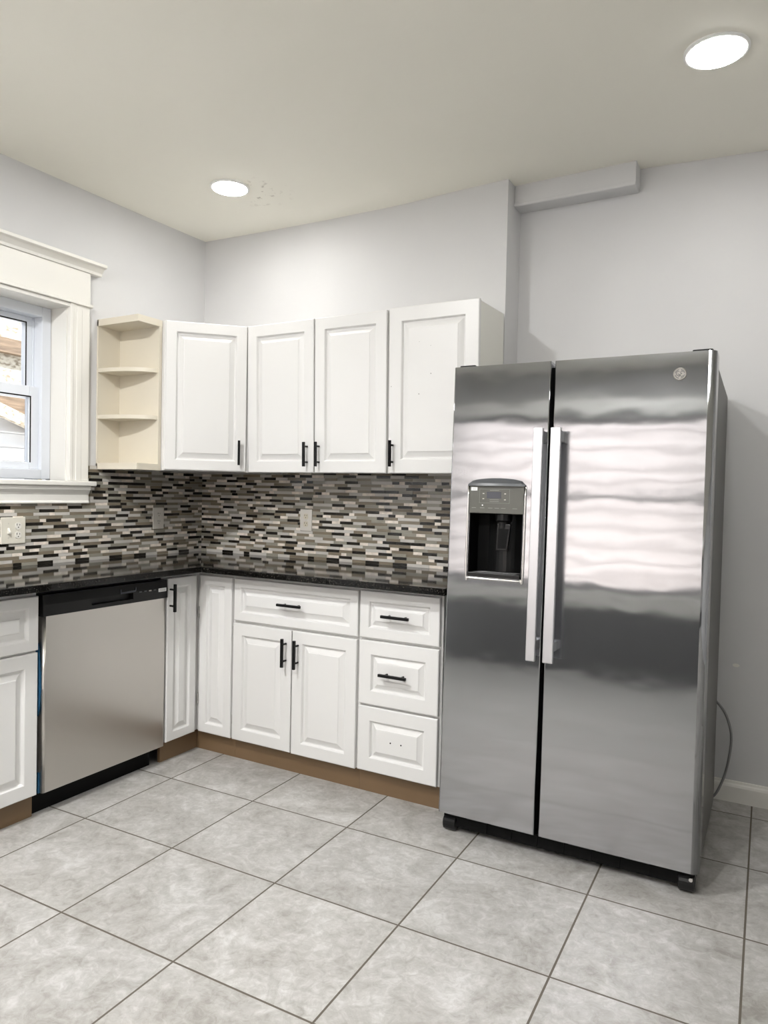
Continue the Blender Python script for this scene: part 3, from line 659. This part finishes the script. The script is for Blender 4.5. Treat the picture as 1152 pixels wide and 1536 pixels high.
# base grille, feet, hinge covers
bm = bmesh.new(); box(bm, (0.012, 0.030, 0.022), (FW - 0.012, 0.110, 0.066))
for k in range(7): box(bm, (0.10 + 0.09 * k, 0.026, 0.026), (0.175 + 0.09 * k, 0.030, 0.060))
bm_obj('base_grille', bm, M_DARK, fg)
for a in (0.035, FW - 0.035):
    bm = bmesh.new(); lathe(bm, [(0.020, a - 0.026), (0.028, a - 0.022), (0.028, a + 0.022), (0.020, a + 0.026)], 'x', (0, 0.045, 0.0305), 20); bm_obj('roller', bm, M_BPLAS, fg)
    bm = bmesh.new(); lathe(bm, [(0.014, a - 0.014), (0.014, a + 0.014)], 'x', (0, 0.71, 0.0405), 16); bm_obj('rear_wheel', bm, M_BPLAS, fg)
bm = bmesh.new(); lathe(bm, [(0.006, 0.012), (0.006, 0.020)], 'y', (FW - 0.022, 0, 0.050), 12); bm_obj('levelling_bolt', bm, M_CHROME, fg)
for a in (0.012, FW - 0.072): B('hinge_cover', (a, 0.020, FT), (a + 0.060, 0.150, FT + 0.010), M_BPLAS, fg, 0.004)

# ------------------------------------------------------------------ power cord
bm = bmesh.new()
tube(bm, spline([(2.600, 0.135, 0.43), (2.647, 0.135, 0.395), (2.679, 0.135, 0.346), (2.697, 0.138, 0.269), (2.690, 0.138, 0.174), (2.671, 0.138, 0.089), (2.640, 0.132, 0.020), (2.60, 0.125, 0.008), (2.52, 0.12, 0.006)], 8), 0.0048, 10)
tag(bm_obj('power_cord', bm, M_CORD, smooth=True), 'grey power cord looping down behind the right side of the fridge', 'cord')

# ------------------------------------------------------------------ outlets
def outlet(name, loc, rot, w_, h_, m, mr, label, toggle=False):
    e = empty(name, loc, rot, label, 'outlet', 'wall outlet plates')
    bm = bmesh.new(); box(bm, (-w_ / 2, -0.0060, -h_ / 2), (w_ / 2, 0, h_ / 2)); p = bm_obj('cover_plate', bm, m, e, bevel=0.0035, seg=2)
    cx = w_ * 0.19 if toggle else 0.0
    for z in (0.0195, -0.0195):
        bm = bmesh.new(); poly = []
        for k in range(24):
            a = 2 * PI * k / 24; poly.append((cx + max(-0.0135, min(0.0135, 0.0165 * math.cos(a))), z + 0.0145 * math.sin(a)))
        prism_y(bm, poly, -0.0078, -0.0058); r_ = bm_obj('receptacle', bm, mr, e)
        for dx, hh in ((-0.006, 0.0085), (0.006, 0.007)): B('slot', (cx + dx - 0.0012, -0.0081, z + 0.001), (cx + dx + 0.0012, -0.0076, z + 0.001 + hh), M_DARK, r_)
        bm = bmesh.new(); lathe(bm, [(0.0025, -0.0081), (0.0025, -0.0076)], 'y', (cx, 0, z - 0.0065), 10); bm_obj('slot', bm, M_DARK, r_)
    bm = bmesh.new(); lathe(bm, [(0.0028, -0.0075), (0.0028, -0.0055)], 'y', (cx, 0, 0), 12); bm_obj('screw', bm, M_PLATEG, e)
    if toggle:
        c_ = -w_ * 0.20
        bm = bmesh.new(); prism_x(bm, [(-0.0058, -0.012), (-0.0058, 0.012), (-0.016, -0.006), (-0.016, -0.012)], c_ - 0.0045, c_ + 0.0045); bm_obj('switch_toggle', bm, M_RECW, e)
        for z in (0.03, -0.03):
            bm = bmesh.new(); lathe(bm, [(0.0028, -0.0072), (0.0028, -0.0055)], 'y', (c_, 0, z), 12); bm_obj('screw', bm, M_PLATEG, e)
outlet('wall_outlet', (0.0081, -1.134, 1.0190), (0, 0, PI / 2), 0.112, 0.113, M_PLATE, M_RECW, 'wide ivory plate with switch and outlet below the window', True)
outlet('wall_outlet', (0.0081, -0.329, 1.0545), (0, 0, PI / 2), 0.074, 0.112, M_PLATEG, M_PLATEG, 'narrow grey outlet plate on the left wall mosaic near the corner')
outlet('wall_outlet', (0.7230, -0.0081, 1.0630), (0, 0, 0), 0.073, 0.112, M_PLATEG, M_RECT, 'narrow outlet plate with tan receptacles on the back wall mosaic')

# ------------------------------------------------------------------ recessed lights
def downlight(x, y, r, label, lm=M_LAMP):
    z = ceil_z(x, y); e = empty('recessed_light', (x, y, z), (0, 0, 0), label, 'ceiling light', 'recessed ceiling lights')
    bm = bmesh.new(); lathe(bm, [(r * 0.9, 0.004), (r * 1.10, 0.004), (r * 1.10, -0.004), (r * 1.02, -0.008), (r * 0.96, -0.008), (r * 0.90, -0.004)], 'z', (0, 0, 0), 48); bm_obj('trim_ring', bm, M_RING, e)
    bm = bmesh.new(); lathe(bm, [(r * 0.95, -0.003), (r * 0.95, -0.0088), (r * 0.90, -0.0105)], 'z', (0, 0, 0), 48); bm_obj('diffuser', bm, lm, e)
downlight(0.633, -0.520, 0.080, 'small round recessed ceiling light near the room corner')
downlight(2.628, -0.606, 0.085, 'round recessed ceiling light above the fridge')
for x, y, lb in ((1.05, -2.30, 'added fill lamp out of view by the window wall'), (1.95, -3.35, 'added unseen fill lamp nearest the wide rear window')):
    downlight(x, y, 0.085, lb, M_LAMPFILL)  # unseen lamps, added to brighten the room
